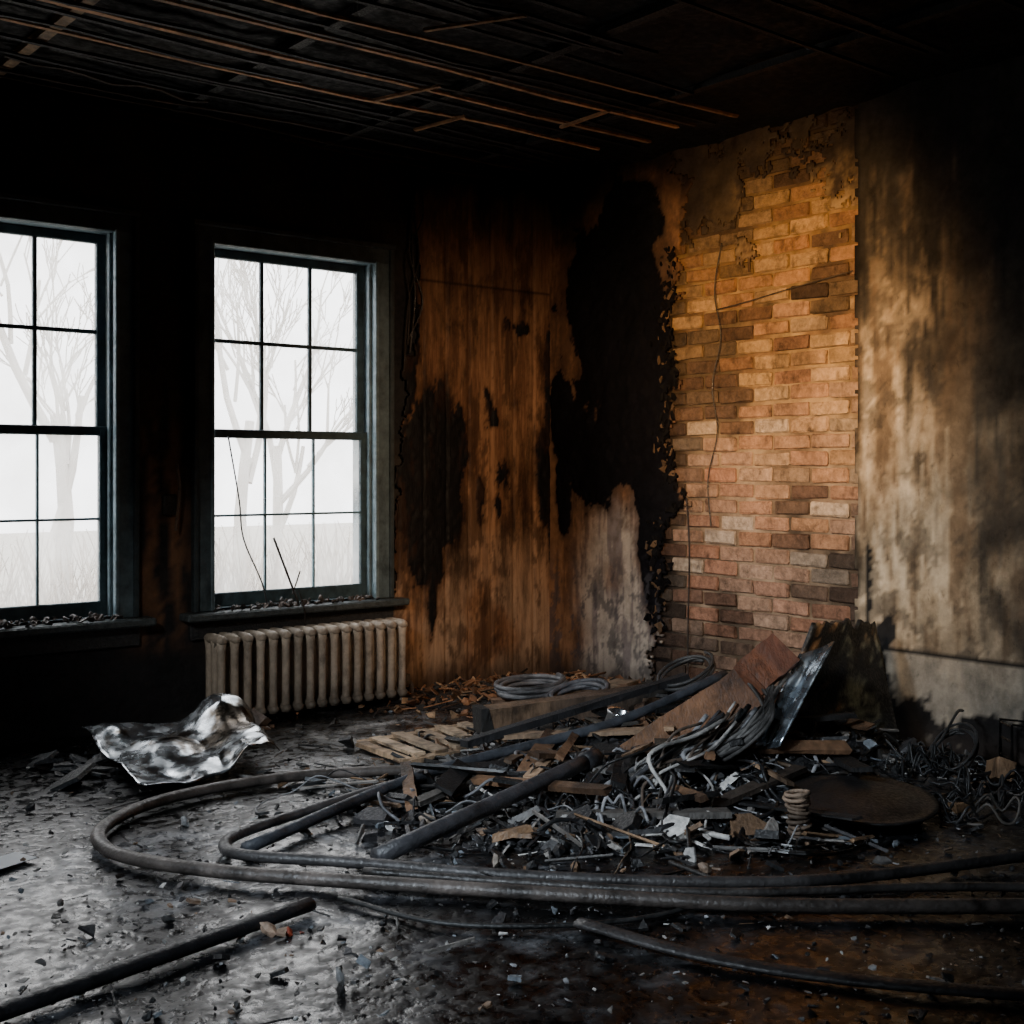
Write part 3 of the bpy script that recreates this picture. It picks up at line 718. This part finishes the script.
for (la, de, s_, c_) in ((-.655, 3.37, .035, (.40, .28, .2)), (-.60, 3.36, .02, (.3, .05, .02)), (-.95, 3.45, .03, (.03, .03, .03)), (.02, 3.75, .03, (.3, .28, .25)), (-.3, 4.4, .04, (.35, .28, .22)), (-1.15, 4.4, .025, (.4, .4, .4)), (-.05, 3.95, .035, (.34, .29, .24)), (.6, 3.9, .03, (.2, .14, .1)), (-.42, 3.05, .03, (.2, .2, .2))):
    mb.chunk(G(la, de, s_*.4), s_, c_); mb.shard(G(la+.04, de-.02, .012), s_*.8, mul(c_, .8))
mb.build('masonry_bits', M_deb)
# ------------------------------------------------------------------ wires on walls / twigs
mb = MB()
for k in range(4): mb.tube([(-1.04+U(-.03, .03), -.035, 2.95), (-1.02+U(-.06, .06), -.05, 2.7), (-1.07+U(-.05, .05), -.045, 2.45), (-1.05+U(-.05, .05), -.05, 2.2), (-1.12+U(-.02, .06), -.04, 2.0-U(0, .2))], .005, (.03, .025, .022), n=6)
mb.tube([(-.01-.05, -1.19, 1.1), (-.05, -1.2, .8), (-.05, -1.19, .4), (-.06, -1.2, .02)], .005, (.04, .03, .025), n=6)
mb.tube([(-.04, -1.42, 2.45), (-.05, -1.38, 2.2), (-.045, -1.42, 1.95), (-.045, -1.36, 1.7), (-.05, -1.40, 1.45), (-.045, -1.33, 1.2), (-.045, -1.35, .95)], .003, (.04, .03, .02), n=6)
mb.tube([(-.04, -1.38, 2.1), (-.05, -1.6, 2.12), (-.045, -1.9, 2.16), (-.045, -2.25, 2.2)], .003, (.06, .045, .03), n=6)
mb.build('wall_wiring', M_rubber)
mb = MB()
mb.tube([(-2.20, -.05, 1.42), (-2.14, -.05, 1.1), (-2.12, -.06, .9), (-2.02, -.06, .68), (-1.98, -.05, .55)], .004, (.02, .02, .02), n=6)
mb.tube([(-1.80, -.06, .54), (-1.88, -.07, .72), (-1.96, -.08, .90)], .006, (.02, .015, .012), n=6)
mb.tube([(-1.84, -.06, .60), (-1.80, -.07, .72)], .004, (.02, .015, .012), n=6)
mb.tube([(-1.80, -.10, .35), (-1.80, -.12, .5), (-1.82, -.09, .62)], .004, (.02, .015, .012), n=6)
mb.build('burnt_twig', M_deb)
mb = MB(); mb.box((-2.50, -.02, 1.08), (.07, .035, .10), None, (.03, .025, .02), .002, .006); mb.tube([(-2.47, -.04, 1.28), (-2.46, -.05, 1.15), (-2.48, -.05, .95)], .008, (.14, .09, .06), n=6)
mb.build('electrical_box', M_deb)

# ------------------------------------------------------------------ outdoors, pale colours stand in for haze
def tree(x, y, h, seed, rad0=.13):
    r = random.Random(seed); mb = MB(); z0 = -1.2
    def br(p, d, l, rad, lev):
        q = p+d*l*.5+Vector((r.uniform(-.06, .06), 0, r.uniform(-.03, .03)))*l; e_ = p+d*l
        c = (.50, .47, .43); mb.tube([p, q, e_], lambda t: max(rad*(1-.4*t), .008), c, n=5, k=2)
        if lev == 0: return
        for k in range(r.randint(2, 4)):
            nd = (d+Vector((r.uniform(-.65, .65), r.uniform(-.5, .5), r.uniform(-.05, .4)))).normalized()
            br(p.lerp(e_, r.uniform(.4, 1)), nd, l*r.uniform(.55, .75), rad*.5, lev-1)
    br(Vector((x, y, z0)), Vector((.02, 0, 1)), h*.36, rad0, 5); return mb.build('bare_tree', M_ext)
tree(4.3, 12.5, 9, 1); tree(1.0, 12.0, 9, 2, .15); tree(5.6, 14, 8, 5); tree(-.3, 14, 9, 9)
mb = MB(); mb.box((5, 22, -1.3), (60, 44, .2), None, (.36, .33, .28)); mb.build('pale_ground', M_ext)  # pale tan, haze put into the ground colour
mb = MB()
for k in range(1500):
    x, y = U(-2, 9), U(8.5, 11); h = U(.6, 1.7); a, b = U(-.4, .4), U(-.3, .3)
    mb.tube([(x, y, -1.2), (x+a*h*.4, y+b*h*.4, -1.2+h*.5), (x+a*h, y+b*h, -1.2+h)], lambda t: .018*(1-.7*t), mul((.38, .33, .28), U(.8, 1.2)), n=4, k=2)
mb.build('garden_hedge', M_ext)

# ------------------------------------------------------------------ light
w = bpy.data.worlds.new('overcast'); bpy.context.scene.world = w; w.use_nodes = True
bg = w.node_tree.nodes['Background']; bg.inputs[0].default_value = (.97, .98, 1.0, 1); bg.inputs[1].default_value = 6.0
for cx, hw in WIN:
    l = bpy.data.lights.new('sky_portal', 'AREA'); l.shape = 'RECTANGLE'; l.size = 2*hw; l.size_y = WZ1-WZ0; l.cycles.is_portal = True
    o = bpy.data.objects.new('sky_portal', l); o.location = (cx, .24, (WZ0+WZ1)/2); o.rotation_euler = (math.radians(-90), 0, 0); bpy.context.scene.collection.objects.link(o)
def spot(name, loc, tgt, power, col, ang, rad=.2, blend=1.0):
    l = bpy.data.lights.new(name, 'SPOT'); l.energy = power; l.color = col; l.spot_size = math.radians(ang); l.spot_blend = blend; l.shadow_soft_size = rad
    o = bpy.data.objects.new(name, l); o.location = loc; o.rotation_euler = (Vector(tgt)-Vector(loc)).to_track_quat('-Z', 'Y').to_euler(); bpy.context.scene.collection.objects.link(o)
spot('assumed_warm_spot', (-2.5, -3.0, 1.9), (0, -1.8, 1.95), 440, (1.0, .56, .22), 52, .15)  # assumed warm source out of view, bare spot added for the orange brick glow
spot('assumed_panel_spot', (-2.2, -3.2, 1.9), (-.45, 0, 1.15), 210, (1.0, .66, .40), 54, .2)  # second assumed warm spot, added to light the panelling, no fixture modelled
spot('brick_fill', (-3.2, -3.8, 1.6), (0, -2.15, 1.05), 380, (1.0, .79, .56), 40, .2)  # added neutral fill spot for the brickwork, no fixture behind it
spot('cool_fill', (-5.6, -3.6, 2.6), (-1.7, -2.5, .1), 600, (.80, .90, 1.0), 46, .25)  # added cool spot inside the room, stands in for unseen side daylight
spot('foreground_fill', (-6.2, -4.3, 2.7), (-3.4, -2.7, 0), 220, (.75, .87, 1.0), 58, .3)  # added cool fill over the foreground floor, unseen source
spot('radiator_fill', (-4.6, -2.6, 1.9), (-1.9, -.3, .22), 95, (1.0, .92, .82), 36, .2)  # added fill spot that brightens the radiator front

cd = bpy.data.cameras.new('camera'); cam = bpy.data.objects.new('camera', cd); bpy.context.scene.collection.objects.link(cam)
cam.location = (CX, CY, CZ); cam.rotation_euler = (math.radians(90), 0, math.radians(-39)); cd.sensor_width = 36; cd.lens = 1250/1024*36; cd.shift_y = -42/1024; cd.clip_start = .05
bpy.context.scene.camera = cam
